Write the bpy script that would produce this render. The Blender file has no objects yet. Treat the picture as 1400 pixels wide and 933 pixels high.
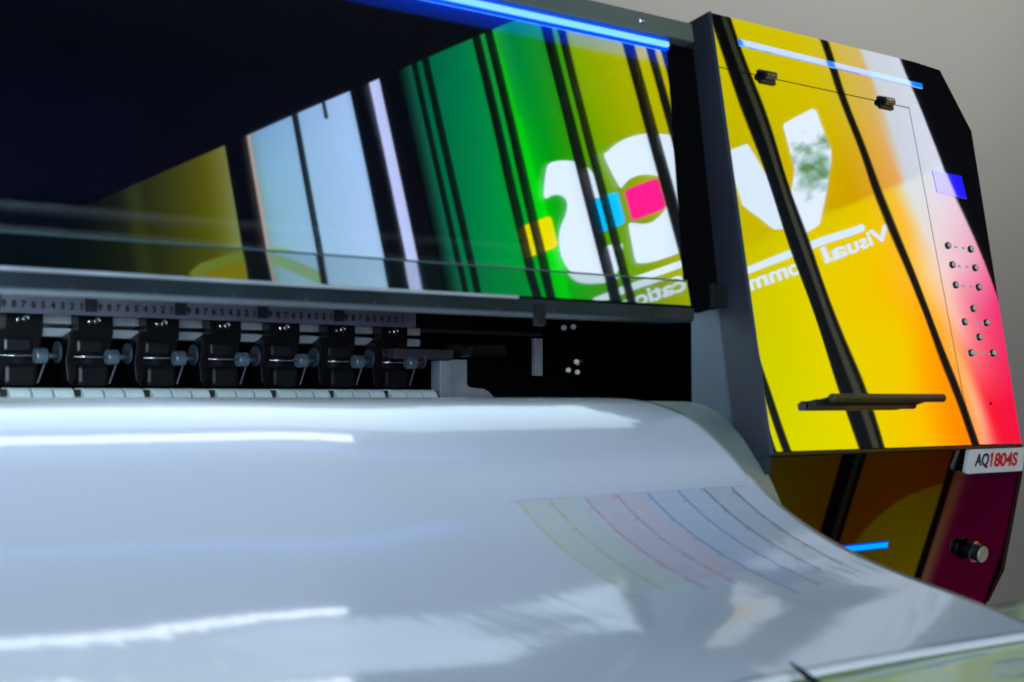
import bpy, bmesh, math, random
from mathutils import Vector, noise
random.seed(4)
C = bpy.context.scene.collection
sc = bpy.context.scene
PI = math.pi

# ------------------------------------------------------------------ materials
def srgb(r, g, b):
    f = lambda c: (c/255/12.92) if c/255 <= .04045 else ((c/255+.055)/1.055)**2.4
    return (f(r), f(g), f(b), 1)

def newmat(name):
    m = bpy.data.materials.new(name); m.use_nodes = True
    nt = m.node_tree; nt.nodes.clear()
    out = nt.nodes.new('ShaderNodeOutputMaterial')
    return m, nt, out

def N(nt, t, **k):
    n = nt.nodes.new(t)
    for a, b in k.items():
        if a in n.inputs: n.inputs[a].default_value = b
        else: setattr(n, a, b)
    return n

def pbr(name, col, rough=.5, metal=0., bump=0., bscale=300., spec=.5, coat=0., coat_r=.05, vary=0., vscale=8.):
    m, nt, out = newmat(name)
    p = N(nt, 'ShaderNodeBsdfPrincipled')
    p.inputs['Base Color'].default_value = col
    p.inputs['Roughness'].default_value = rough
    p.inputs['Metallic'].default_value = metal
    p.inputs['Specular IOR Level'].default_value = spec
    p.inputs['Coat Weight'].default_value = coat
    p.inputs['Coat Roughness'].default_value = coat_r
    tc = N(nt, 'ShaderNodeTexCoord')
    if vary:
        n = N(nt, 'ShaderNodeTexNoise'); n.inputs['Scale'].default_value = vscale; n.inputs['Detail'].default_value = 6
        nt.links.new(tc.outputs['Object'], n.inputs['Vector'])
        mr = N(nt, 'ShaderNodeMapRange'); mr.inputs['From Min'].default_value = .3; mr.inputs['From Max'].default_value = .7
        mr.inputs['To Min'].default_value = 1-vary; mr.inputs['To Max'].default_value = 1+vary
        nt.links.new(n.outputs['Fac'], mr.inputs['Value'])
        mx = N(nt, 'ShaderNodeMix'); mx.data_type = 'RGBA'; mx.blend_type = 'MULTIPLY'; mx.inputs[0].default_value = 1
        mx.inputs[6].default_value = col
        nt.links.new(mr.outputs[0], mx.inputs[7]); nt.links.new(mx.outputs[2], p.inputs['Base Color'])
        mr2 = N(nt, 'ShaderNodeMapRange'); mr2.inputs['From Min'].default_value = .3; mr2.inputs['From Max'].default_value = .7
        mr2.inputs['To Min'].default_value = max(0, rough*(1-vary)); mr2.inputs['To Max'].default_value = min(1, rough*(1+vary))
        nt.links.new(n.outputs['Fac'], mr2.inputs['Value']); nt.links.new(mr2.outputs[0], p.inputs['Roughness'])
    if bump:
        n = N(nt, 'ShaderNodeTexNoise'); n.inputs['Scale'].default_value = bscale; n.inputs['Detail'].default_value = 3
        nt.links.new(tc.outputs['Object'], n.inputs['Vector'])
        b = N(nt, 'ShaderNodeBump'); b.inputs['Strength'].default_value = 1; b.inputs['Distance'].default_value = bump
        nt.links.new(n.outputs['Fac'], b.inputs['Height']); nt.links.new(b.outputs[0], p.inputs['Normal'])
    nt.links.new(p.outputs[0], out.inputs[0])
    return m

def emit(name, col, s=1.):
    m, nt, out = newmat(name)
    e = N(nt, 'ShaderNodeEmission'); e.inputs[0].default_value = col; e.inputs[1].default_value = s
    nt.links.new(e.outputs[0], out.inputs[0])
    return m

REFL = .84
def mirror(name, refl, tint=(1, 1, 1), rough=.02, trans=0., warp=.00015, wscale=7., glow=None, glow_s=0., veil=None):
    """dark glossy acrylic: mirror reflection, a little see-through, optional light from behind it"""
    m, nt, out = newmat(name)
    g = N(nt, 'ShaderNodeBsdfGlossy'); g.inputs['Roughness'].default_value = rough
    g.inputs['Color'].default_value = (refl*tint[0], refl*tint[1], refl*tint[2], 1)
    tc = N(nt, 'ShaderNodeTexCoord')
    if warp:
        n = N(nt, 'ShaderNodeTexNoise'); n.inputs['Scale'].default_value = wscale; n.inputs['Detail'].default_value = 0
        nt.links.new(tc.outputs['Object'], n.inputs['Vector'])
        b = N(nt, 'ShaderNodeBump'); b.inputs['Strength'].default_value = 1; b.inputs['Distance'].default_value = warp
        nt.links.new(n.outputs['Fac'], b.inputs['Height']); nt.links.new(b.outputs[0], g.inputs['Normal'])
    last = g.outputs[0]
    def add(node_out):
        nonlocal last
        a = N(nt, 'ShaderNodeAddShader'); nt.links.new(last, a.inputs[0]); nt.links.new(node_out, a.inputs[1]); last = a.outputs[0]
    if trans:
        t = N(nt, 'ShaderNodeBsdfTransparent'); t.inputs[0].default_value = (trans, trans, trans, 1); add(t.outputs[0])
    if glow:
        e = N(nt, 'ShaderNodeEmission'); e.inputs[0].default_value = glow; e.inputs[1].default_value = glow_s; add(e.outputs[0])
    if veil:
        d = N(nt, 'ShaderNodeBsdfDiffuse'); d.inputs[0].default_value = veil; add(d.outputs[0])
    nt.links.new(last, out.inputs[0])
    return m

M = {}
M['lid'] = mirror('tinted_lid_acrylic', .84, trans=.22, rough=.015, warp=.00005)
M['lip'] = mirror('clear_lip_acrylic', .70, tint=(.94, 1, .97), rough=.02, trans=.015, warp=.00008, wscale=14, veil=srgb(11, 19, 20))
M['panel'] = mirror('black_mirror_acrylic', .88, rough=.015, warp=.00024, wscale=9)
M['panel_low'] = mirror('dark_smoked_acrylic', .095, rough=.02, warp=.0001)
M['panel_led'] = mirror('panel_led_window', .84, glow=(.0, .25, 1, 1), glow_s=1.0)
M['lcd'] = mirror('lcd_window', .75, glow=(.015, .01, 1, 1), glow_s=.95)
M['low_led'] = emit('cyan_led', (.0, .42, 1, 1), 1.0)
M['low_led_rim'] = emit('blue_led_rim', (.0, .06, .95, 1), 1.0)
M['led_core'] = emit('led_core', (.24, .70, 1, 1), 1.15)
M['led_rim'] = emit('led_blue_diffuser', (.0, .05, .9, 1), 2.0)
M['black'] = pbr('black_plastic', srgb(16, 17, 20), .45, vary=.25, bump=.00005)
M['deep'] = pbr('matt_black_interior', srgb(6, 6, 8), .9, spec=.05)
M['gloss_black'] = pbr('gloss_black_plastic', srgb(18, 18, 20), .22, vary=.2)
M['beam'] = pbr('dark_anodised_beam', srgb(58, 68, 76), .38, .6, vary=.15, vscale=20)
M['brk'] = pbr('satin_black_bracket', srgb(13, 13, 15), .45, spec=.25, vary=.2)
M['bezel'] = pbr('charcoal_bezel_shade', srgb(50, 54, 61), .42, bump=.00004, bscale=900, vary=.08)
M['side'] = pbr('grey_painted_sheet', srgb(88, 98, 106), .4, bump=.00004, bscale=900, vary=.08)
M['top'] = pbr('grey_green_sheet', srgb(112, 122, 112), .45, .3, vary=.1)
M['alu'] = pbr('brushed_aluminium', srgb(200, 208, 210), .38, .35, vary=.15, vscale=30)
M['steel'] = pbr('bright_steel', srgb(205, 208, 210), .18, 1, vary=.1, vscale=60)
M['grey_pl'] = pbr('grey_plastic', srgb(52, 62, 74), .45, vary=.1)
M['roller_grey'] = pbr('pale_grey_roller', srgb(110, 126, 138), .25, .6, vary=.1, vscale=40)
M['roller_white'] = pbr('ivory_grit_cover', srgb(205, 220, 215), .45, vary=.08, vscale=60)
M['bracket'] = pbr('grey_bracket_steel', srgb(150, 156, 162), .42, .3, vary=.15, vscale=30)
M['bronze'] = pbr('bronze_anodised_handle', srgb(104, 98, 60), .4, .7, vary=.12, vscale=50)
M['brass'] = pbr('polished_brass', srgb(225, 190, 120), .2, 1)
M['btn'] = pbr('pale_metal_button', srgb(236, 234, 215), .3, .35)
M['navy_in'] = pbr('glow_navy_liner', srgb(14, 24, 60), .6)
M['cap'] = pbr('dull_metal_cap', srgb(176, 172, 140), .5, .3)
M['badge'] = pbr('silver_badge', srgb(226, 228, 218), .4, .1, vary=.06, vscale=40)
M['navy'] = pbr('navy_ink', srgb(14, 18, 58), .4)
M['red'] = pbr('red_ink', srgb(215, 30, 38), .4)
M['mark'] = pbr('pale_legend_ink', srgb(240, 225, 215), .5)
M['ruler'] = pbr('worn_ruler_strip', srgb(104, 104, 116), .4, .3, vary=.15, vscale=25)
M['ink'] = pbr('black_ink', srgb(20, 20, 24), .5)
M['ink_warm'] = pbr('dark_red_ink', srgb(58, 22, 28), .5)

# ------------------------------------------------------------------ object helpers
def prop(o, label=None, cat=None, group=None, kind=None):
    if label: o['label'] = label
    if cat: o['category'] = cat
    if group: o['group'] = group
    if kind: o['kind'] = kind
    return o

def mesh_obj(name, verts, faces, mats, parent=None, midx=None, smooth=False):
    me = bpy.data.meshes.new(name); me.from_pydata([tuple(v) for v in verts], [], faces)
    for m in (mats if isinstance(mats, (list, tuple)) else [mats]): me.materials.append(m)
    if midx:
        for p, i in zip(me.polygons, midx): p.material_index = i
    if smooth:
        for p in me.polygons: p.use_smooth = True
    me.update()
    o = bpy.data.objects.new(name, me); C.objects.link(o)
    if parent: o.parent = parent
    return o

def bm_obj(name, bm, mat, parent=None, bevel=0., smooth=False, seg=2):
    bmesh.ops.recalc_face_normals(bm, faces=bm.faces)
    if bevel:
        bmesh.ops.bevel(bm, geom=list(bm.edges), offset=bevel, segments=seg, affect='EDGES', profile=.6, clamp_overlap=True)
    me = bpy.data.meshes.new(name); bm.to_mesh(me); bm.free()
    me.materials.append(mat)
    if smooth:
        for p in me.polygons: p.use_smooth = True
    o = bpy.data.objects.new(name, me); C.objects.link(o)
    if parent: o.parent = parent
    return o

def add_box(bm, x0, x1, y0, y1, z0, z1):
    v = [bm.verts.new(p) for p in ((x0,y0,z0),(x1,y0,z0),(x1,y1,z0),(x0,y1,z0),(x0,y0,z1),(x1,y0,z1),(x1,y1,z1),(x0,y1,z1))]
    for f in ((0,3,2,1),(4,5,6,7),(0,1,5,4),(1,2,6,5),(2,3,7,6),(3,0,4,7)): bm.faces.new([v[i] for i in f])

def box(name, b, mat, parent=None, bevel=0.):
    bm = bmesh.new(); add_box(bm, *b); return bm_obj(name, bm, mat, parent, bevel)

def add_cyl(bm, a, b, r0, r1=None, n=24):
    a = Vector(a); b = Vector(b); r1 = r0 if r1 is None else r1
    d = (b-a).normalized(); u = d.orthogonal().normalized(); w = d.cross(u)
    R0 = [bm.verts.new(a+(u*math.cos(2*PI*i/n)+w*math.sin(2*PI*i/n))*r0) for i in range(n)]
    R1 = [bm.verts.new(b+(u*math.cos(2*PI*i/n)+w*math.sin(2*PI*i/n))*r1) for i in range(n)]
    for i in range(n): bm.faces.new((R0[i], R0[(i+1)%n], R1[(i+1)%n], R1[i]))
    bm.faces.new(R0[::-1]); bm.faces.new(R1)

def cyl(name, a, b, r, mat, parent=None, bevel=0., r1=None, n=24):
    bm = bmesh.new(); add_cyl(bm, a, b, r, r1, n); o = bm_obj(name, bm, mat, parent, bevel)
    for p in o.data.polygons: p.use_smooth = len(p.vertices) == 4
    return o

def lathe(name, centre, axis, prof, mat, parent=None, n=28):
    c = Vector(centre); d = Vector(axis).normalized(); u = d.orthogonal().normalized(); w = d.cross(u)
    vs = []; fs = []
    for t, r in prof:
        for i in range(n): vs.append(c+d*t+(u*math.cos(2*PI*i/n)+w*math.sin(2*PI*i/n))*r)
    for k in range(len(prof)-1):
        for i in range(n): fs.append((k*n+i, k*n+(i+1)%n, (k+1)*n+(i+1)%n, (k+1)*n+i))
    fs.append(tuple(range(n))[::-1]); fs.append(tuple((len(prof)-1)*n+i for i in range(n)))
    o = mesh_obj(name, vs, fs, mat, parent)
    bm = bmesh.new(); bm.from_mesh(o.data); bmesh.ops.recalc_face_normals(bm, faces=bm.faces); bm.to_mesh(o.data); bm.free()
    return o

class Plane:
    """a sloping front: a = tilt of the face, p = a point (x ignored)"""
    def __init__(s, y, z, deg, k=1.):
        s.k = k
        a = math.radians(deg); s.y = y; s.z = z; s.a = a
        s.t = Vector((0, math.sin(a), math.cos(a))); s.n = Vector((0, -math.cos(a), math.sin(a)))
    def at(s, x, z, off=0.):
        k = (z-s.z)/math.cos(s.a)
        return (Vector((x, s.y, s.z))+s.t*k)*s.k+s.n*off

def slab(name, plane, pts, thick, mat, parent=None, off=0., bevel=0.):
    """a plate lying in a sloping plane; pts are (x, z); front face at off, back at off - thick"""
    bm = bmesh.new()
    f = [bm.verts.new(plane.at(x, z, off)) for x, z in pts]
    b = [bm.verts.new(plane.at(x, z, off-thick)) for x, z in pts]
    n = len(pts); bm.faces.new(f); bm.faces.new(b[::-1])
    for i in range(n): bm.faces.new((f[i], b[i], b[(i+1)%n], f[(i+1)%n]))
    return bm_obj(name, bm, mat, parent, bevel)

def text_mesh(s, size, bold=.0, extrude=0.):
    cu = bpy.data.curves.new('txt', 'FONT'); cu.body = s; cu.size = size; cu.offset = bold; cu.extrude = extrude
    cu.resolution_u = 6
    o = bpy.data.objects.new('txt', cu); C.objects.link(o)
    dg = bpy.context.evaluated_depsgraph_get(); me = bpy.data.meshes.new_from_object(o.evaluated_get(dg))
    C.objects.unlink(o); bpy.data.objects.remove(o)
    return me

def text_obj(name, s, size, frame, mat, parent, width=None, bold=0., extrude=0., shear=0., align='L', fit_h=None):
    """frame(u, v, w) -> point; u to the right, v up, w out of the surface"""
    me = text_mesh(s, size, bold, extrude)
    xs = [v.co.x for v in me.vertices]; x0, x1 = min(xs), max(xs)
    ys = [v.co.y for v in me.vertices]; y0, y1 = min(ys), max(ys)
    kx = width/(x1-x0) if width else 1.
    ky = fit_h/(y1-y0) if fit_h else 1.
    for v in me.vertices:
        x, y, z = (v.co.x-x0)*kx, (v.co.y-(y0 if fit_h else 0))*ky, v.co.z
        if align == 'C': x -= (x1-x0)*kx/2
        v.co = frame(x+shear*y, y, z)
    me.materials.clear(); me.materials.append(mat); me.name = name
    o = bpy.data.objects.new(name, me); C.objects.link(o); o.parent = parent
    return o

def empty(name, loc=(0,0,0)):
    o = bpy.data.objects.new(name, None); C.objects.link(o); o.location = loc; o.empty_display_size = .05
    return o

LIDP = Plane(1.0763, .2356, 10.0, .965)
PANP = Plane(1.0050, .1723, 11.5)
LOWP = Plane(.9645, -.0568, -10.5)

# ================================================================== the printer
P = empty('large_format_printer')
prop(P, 'large glossy black roll printer with a mirror lid and angular end housing', 'printer')

# ---- lid
lid = slab('lid', LIDP, [(-.35,.122),(1.068,.122),(1.0905,.384),(-.35,.384)], .004, M['lid'], P)
lp2 = Plane(1.0763-.0015, .2356, 10.25, .965)
slab('lip', lp2, [(-.35,.097),(1.0705,.097),(1.0700,.1225),(-.35,.1225)], .004, M['lip'], lid, off=.0015)
slab('lip_edge', lp2, [(-.35,.1223),(1.0700,.1223),(1.0700,.1236),(-.35,.1236)], .004, pbr('glass_edge', srgb(70,98,98), .25, spec=.6), lid, off=.0024)
slab('led_rim', LIDP, [(-.35,.3805),(1.091,.3805),(1.0915,.3918),(-.35,.3918)], .012, M['led_rim'], lid, off=.003)
slab('led_tube', LIDP, [(-.35,.3818),(1.0885,.3818),(1.0885,.3873),(-.35,.3873)], .006, M['led_core'], lid, off=.007, bevel=.0015)
tp = slab('top_cover', LIDP, [(-.35,.3927),(1.128,.3927),(1.128,.4145),(-.35,.4145)], .40, M['top'], P, off=.008, bevel=.002)
slab('added_cover_liner', LIDP, [(-.35,.3905),(1.09,.3905),(1.09,.3916),(-.35,.3916)], .36, M['navy_in'], tp, off=-.014)  # added liner hides the lit cover underside; its navy is LED glow
lathe('screw', LIDP.at(1.048,.4035,.008), LIDP.n, [(0,.0034),(.0012,.0034),(.002,.0024),(.0012,.0012)], M['steel'], tp)
slab('end_frame', LIDP, [(1.0710,.10),(1.1260,.10),(1.1400,.392),(1.0935,.392)], .03, M['deep'], lid, off=-.006)
hb = box('hinge_block', (1.0725,1.1180,1.020,1.085,.0945,.1195), M['black'], P, .002)
# beam under the lid
bmm = bmesh.new()
prof = [(y*.965,z*.965) for y,z in ((1.048,.0955),(1.044,.0935),(1.044,.0815),(1.048,.0795),(1.085,.0795),(1.085,.0955))]
for x in (-.35, 1.070): pass
f = [bmm.verts.new((-.35,y,z)) for y,z in prof]; b = [bmm.verts.new((1.034,y,z)) for y,z in prof]
bmm.faces.new(f[::-1]); bmm.faces.new(b)
for i in range(len(prof)): bmm.faces.new((f[i], f[(i+1)%len(prof)], b[(i+1)%len(prof)], b[i]))
beam = bm_obj('front_beam', bmm, M['beam'], P, .0008)
box('edge_trim', (-.35,.805,1.0040,1.0110,.0904,.0932), M['alu'], beam, .0008)
for i in range(11):
    x = .39+.0655*i
    if x < 1.0: lathe('screw', (x,1.0074,.0805), (0,-1,0), [(0,.0013),(.0005,.0013),(.0008,.0007)], M['grey_pl'], beam, 12)

# ---- interior: back, rail, ruler, pinch rollers
inner = box('inner_cavity', (-.35,1.62,1.66,1.68,-.10,.60), M['deep'], P)
box('cavity_end', (1.56,1.58,1.13,1.66,-.10,.40), M['deep'], inner)
box('cavity_floor', (-.35,1.595,1.10,1.66,-.06,-.012), M['deep'], inner)
box('cavity_roof', (1.102,1.58,1.14,1.66,.385,.40), M['deep'], inner)
rail = box('media_rail', (-.2,1.055,1.520,1.56,.0670,.0935), M['alu'], P, .003)
cyl('rail_bar', (-.2,1.519,.0790), (1.055,1.519,.0790), .0030, M['steel'], rail)
box('rail_shade_tail', (1.0555,1.26,1.520,1.53,.0860,.0925), M['bezel'], rail)  # rail's fade into shade, put in as a thin darker tail
ruler = box('ruler', (-.2,.985,1.430,1.434,.0862,.1080), M['ruler'], P)
box('ruler_shade_end', (.9852,1.42,1.431,1.436,.0862,.1095), M['deep'], ruler)  # black stretch standing for the ruler's fade into shade
box('ruler_edge', (-.2,.985,1.4285,1.436,.1080,.1098), M['alu'], ruler, .0006)
def rfr(x0, z0):
    return lambda u, v, w: Vector((x0+u, 1.4285-w, z0+v))
# decade marks fall every 10 cm, figures count down to the right
dec = [.5745, .6745, .7745, .8745]
for k, xd in enumerate([.4745]+dec):
    b_ = box('decade_mark', (xd-.0062,xd+.0062,1.4270,1.4290,.0900,.1035), M['ink'], ruler)
    for j in range(1, 10):
        x = xd+.01*j
        if x > 1.0: continue
        text_obj('figure', str(10-j), .0095, rfr(x, .0920), M['ink_warm'] if k in (1,) else M['ink'], ruler, align='C', bold=.0004)
# upper gantry behind the lid, blue LED glow put into its colour
g = box('gantry', (-.35,1.10,1.30,1.42,.13,.40), pbr('blue_glow_gantry', srgb(26,38,84), .5, vary=.15), P, .004)
box('gantry_rail', (-.35,1.10,1.285,1.30,.150,.158), M['alu'], g, .002)
box('gantry_rail', (-.35,1.10,1.285,1.30,.176,.181), M['alu'], g, .002)

def pinch_unit(x):
    """x = screw position"""
    bm = bmesh.new()
    # upper tab with rounded corners
    pts = []
    for cx, cz, a0 in ((.014,.0905,0),(-.016,.0905,90)):
        for i in range(6):
            a = math.radians(a0+18*i); pts.append((cx+.005*math.cos(a), cz+.005*math.sin(a)))
    pts += [(-.021,.074),(-.030,.068),(-.034,.040),(-.032,.020),(-.026,.013),(.008,.013),(.013,.022),(.015,.050),(.019,.070)]
    n = len(pts)
    f = [bm.verts.new((x+px,1.495,pz)) for px,pz in pts]; b = [bm.verts.new((x+px,1.5149,pz)) for px,pz in pts]
    bm.faces.new(f); bm.faces.new(b[::-1])
    for i in range(n): bm.faces.new((f[i], b[i], b[(i+1)%n], f[(i+1)%n]))
    u = bm_obj('pinch_bracket', bm, M['brk'], P, .0009)
    box('arm', (x-.028,x+.006,1.474,1.4945,.014,.036), M['brk'], u, .004)
    box('arm_ridge', (x-.026,x+.004,1.484,1.4945,.049,.064), M['black'], u, .003)
    lathe('screw', (x,1.4948,.0845), (0,-1,0), [(0,.0040),(.002,.0040),(.0030,.0030),(.0018,.0015)], M['steel'], u, 16)
    lathe('screw', (x-.0075,1.4948,.0835), (0,-1,0), [(0,.0026),(.0015,.0026),(.0022,.0016)], M['steel'], u, 12)
    cyl('axle', (x-.034,1.472,.0445), (x+.003,1.472,.0445), .0009, M['steel'], u, 0, None, 12)
    cyl('pinch_wheel', (x+.001,1.470,.0445), (x+.0135,1.470,.0445), .0082, M['roller_grey'], u, .0012)
    cyl('shaft', (x+.0135,1.474,.0445), (x+.030,1.474,.0455), .0032, M['grey_pl'], u, 0, None, 14)
    cyl('knob', (x+.0270,1.478,.0490), (x+.0295,1.478,.0490), .0118, M['grey_pl'], u, .0006)
    bm = bmesh.new(); add_cyl(bm, (x+.011,1.468,.036), (x+.004,1.468,.016), .0010, .0010, 8)
    bm_obj('spring_wire', bm, M['grey_pl'], u)
    # ivory covers on the platen edge
    for j in range(3):
        x0 = x-.0265+.0232*j
        bm = bmesh.new(); pr = []
        for i in range(7):
            a = PI/2+PI/2*i/6; pr.append((1.470+.0125*math.cos(a), -.004+.0150*math.sin(a)))
        pr = [(1.49,.011)]+pr+[(1.4575,-.01),(1.49,-.01)]
        L_ = [bm.verts.new((x0,y,z)) for y,z in pr]; R_ = [bm.verts.new((x0+.0206,y,z)) for y,z in pr]
        bm.faces.new(L_[::-1]); bm.faces.new(R_)
        for i in range(len(pr)): bm.faces.new((L_[i], L_[(i+1)%len(pr)], R_[(i+1)%len(pr)], R_[i]))
        bm_obj('grit_cover', bm, M['roller_white'], u, .0009)
    return u
u0 = pinch_unit(.5300-.078)
kids = list(u0.children)
for n in range(1, 8):
    c = u0.copy(); C.objects.link(c); c.location = (u0.location.x+.078*n, 0, 0)
    for k in kids:
        d = k.copy(); C.objects.link(d); d.parent = c
# feed plate under the brackets
box('feed_plate', (-.2,1.046,1.470,1.60,-.02,.0095), M['black'], P, .001)

# end bracket right of the rollers
eb = box('end_post', (1.0500,1.0680,1.470,1.49,-.02,.0480), M['bracket'], P, .0008)
bm = bmesh.new()
pts = [(1.070,-.02),(1.120,-.02),(1.142,-.004),(1.139,.003),(1.132,.009),(1.124,.0125),(1.112,.0135),(1.100,.0145),(1.0965,.018),(1.0965,.050),(1.070,.050)]
f = [bm.verts.new((x,1.475,z)) for x,z in pts]; b = [bm.verts.new((x,1.492,z)) for x,z in pts]
bm.faces.new(f); bm.faces.new(b[::-1])
for i in range(len(pts)): bm.faces.new((f[i], b[i], b[(i+1)%len(pts)], f[(i+1)%len(pts)]))
bm_obj('foot_plate', bm, M['bracket'], eb, .001)
box('cross_bar', (.98,1.0700,1.468,1.50,.0490,.0620), M['bezel'], eb, .001)
box('end_cap', (1.076,1.135,1.44,1.50,.053,.069), M['gloss_black'], eb, .004)
box('hanging_bar', (1.198,1.211,1.46,1.468,.030,.080), M['bracket'], eb, .001)
lathe('screw', (1.225,1.40,.0480), (-.3,-1,0), [(0,.0035),(.004,.0035),(.005,.0020)], M['steel'], eb, 14)
for x, z, y in ((1.212,.093,1.40),(1.196,.0915,1.40),(1.229,.0375,1.43),(1.245,.0475,1.43),(1.245,.0350,1.43),(1.213,.0475,1.395)):
    lathe('screw', (x,y,z), (-.3,-1,0), [(0,.0036),(.003,.0036),(.0050,.0020)], M['badge'], eb, 14)
box('latch', (.825,.836,1.003,1.009,.0670,.0860), M['black'], beam, .0008)

# ---- side housing
house = empty('side_housing'); house.parent = P
XL = lambda z: 1.0931+(z+.0565)*(1.1084-1.0931)/(.417+.0565)
XR = lambda z: 1.5406+(z+.0482)*(1.5661-1.5406)/(.3375+.0482)
gap = .0006
zt = .3535; xd = 1.4410
top_z = .4150
frame_poly = [(XL(top_z),top_z),(XL(zt+gap),zt+gap),(xd+gap,zt+gap-.0015),(xd+gap-.001,-.0535),(XR(-.0535),-.0535),(XR(.3375),.3375),(1.5225,top_z-.003),(1.4700,top_z)]
fp = slab('front_panel', PANP, frame_poly, .004, M['panel'], house)
door = slab('door_panel', PANP, [(XL(-.0535),-.0535),(xd-gap-.001,-.0535),(xd-gap,zt-gap-.0015),(XL(zt),zt-gap)], .004, M['panel'], house)
# body behind the panels
def body(name, plane, outline, depth, mat, off):
    return slab(name, plane, outline, depth, mat, house, off=off)
body('housing_body', PANP, [(1.118,-.05),(XR(-.05)-.004,-.05),(XR(.3375)-.004,.3375),(1.519,top_z-.006),(1.118,top_z-.004)], .03, M['black'], -.0045)
# bezel along the left side (shaded band put into its dark colour), follows the slope of the panel
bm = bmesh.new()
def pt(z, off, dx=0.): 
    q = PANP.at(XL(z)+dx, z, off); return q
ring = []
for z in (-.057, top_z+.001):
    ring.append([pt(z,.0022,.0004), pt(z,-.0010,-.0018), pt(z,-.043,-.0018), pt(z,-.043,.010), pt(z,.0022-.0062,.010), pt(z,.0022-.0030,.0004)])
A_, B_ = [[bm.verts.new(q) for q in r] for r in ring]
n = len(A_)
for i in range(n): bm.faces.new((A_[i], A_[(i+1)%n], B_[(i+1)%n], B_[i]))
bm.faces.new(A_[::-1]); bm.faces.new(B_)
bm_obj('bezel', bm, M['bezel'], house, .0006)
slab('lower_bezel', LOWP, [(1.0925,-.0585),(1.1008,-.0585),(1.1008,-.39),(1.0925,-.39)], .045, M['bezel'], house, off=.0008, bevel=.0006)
# grey side sheet behind the bezel: vertical back edge
bm = bmesh.new()
sp = []
for z in (-.30,-.0575): sp.append((.972+abs(z+.0575)*.18, z))
sp += [(1.010,.094),(1.075,.094),(1.075,-.30)]
f = [bm.verts.new((1.0985,y,z)) for y,z in sp]; b = [bm.verts.new((1.1035,y,z)) for y,z in sp]
bm.faces.new(f); bm.faces.new(b[::-1])
for i in range(len(sp)): bm.faces.new((f[i], b[i], b[(i+1)%len(sp)], f[(i+1)%len(sp)]))
bm_obj('side_sheet', bm, M['side'], house, .0006)
# lower panel, leaning back under the upper one
low = slab('lower_panel', LOWP, [(1.1005,-.0590),(1.5420,-.0590),(1.5575,-.0900),(1.5500,-.2080),(1.5270,-.2440),(1.48,-.40),(1.1005,-.40)], .004, M['panel_low'], house)
slab('lower_body', LOWP, [(1.104,-.062),(1.538,-.062),(1.5535,-.091),(1.5460,-.207),(1.5230,-.243),(1.476,-.398),(1.104,-.398)], .03, M['black'], house, off=-.0045)
slab('lower_edge', LOWP, [(1.5380,-.0590),(1.5440,-.0590),(1.5595,-.0900),(1.5520,-.2090),(1.5285,-.2460),(1.5220,-.2440),(1.5440,-.2080),(1.5515,-.0905)], .02, M['gloss_black'], low, off=.0012, bevel=.0004)
slab('seam_trim', PANP, [(1.0950,-.0580),(1.5400,-.0580),(1.5400,-.0545),(1.0950,-.0545)], .010, M['gloss_black'], house, off=.0015, bevel=.0005)
# panel light bar, screen, lower light bar
slab('light_bar', PANP, [(1.1478,.3840),(1.4763,.3812),(1.4768,.3875),(1.1476,.3915)], .0012, M['panel_led'], fp, off=.0010)
slab('screen', PANP, [(1.4655,.2490),(1.5262,.2460),(1.5240,.2750),(1.4640,.2765)], .0004, M['lcd'], fp, off=.0004)
lb = slab('lower_light_bar', LOWP, [(1.2200,-.1660),(1.3130,-.1660),(1.3130,-.1580),(1.2200,-.1580)], .002, M['low_led_rim'], low, off=.0012)
slab('lower_light_core', LOWP, [(1.2210,-.1645),(1.3110,-.1645),(1.3110,-.1592),(1.2210,-.1592)], .002, M['low_led'], low, off=.0018)
# hinges on the door line
def hinge(x, z):
    c = PANP.at(x, z, .004)
    bm = bmesh.new(); add_cyl(bm, c+Vector((-.0105,0,0)), c+Vector((.0105,0,0)), .0042, None, 20)
    h = bm_obj('hinge', bm, M['gloss_black'], door, .0006)
    slab('hinge_leaf', PANP, [(x-.0125,z-.0085),(x+.0125,z-.0085),(x+.0125,z+.0065),(x-.0125,z+.0065)], .002, M['gloss_black'], h, off=.0024, bevel=.0007)
    for i in range(4):
        xx = x-.0060+.0045*i
        lathe('knuckle', c+Vector((xx-x,0,0)), (1,0,0), [(0,.0044),(.0004,.0050),(.0019,.0050),(.0023,.0044)], M['steel'] if i % 2 else M['brass'], h, 18)
hinge(1.1833, .3535); hinge(1.3940, .3525)
# door handle: bar with dark standoffs
hz = -.0035
bm = bmesh.new(); 
c = PANP.at(1.27, hz, .020)
add_cyl(bm, Vector((1.176,c.y,c.z)), Vector((1.3700,c.y,c.z)), .0047, None, 28)
hd = bm_obj('handle', bm, M['bronze'], door, .0006)
for p in hd.data.polygons: p.use_smooth = True
slab('handle_back', PANP, [(1.160,hz-.0072),(1.325,hz-.0072),(1.345,hz-.0035),(1.345,hz+.002),(1.200,hz+.003),(1.182,hz+.0030),(1.176,hz+.0005),(1.160,hz+.0005)], .012, M['black'], hd, off=.013, bevel=.001)
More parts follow.
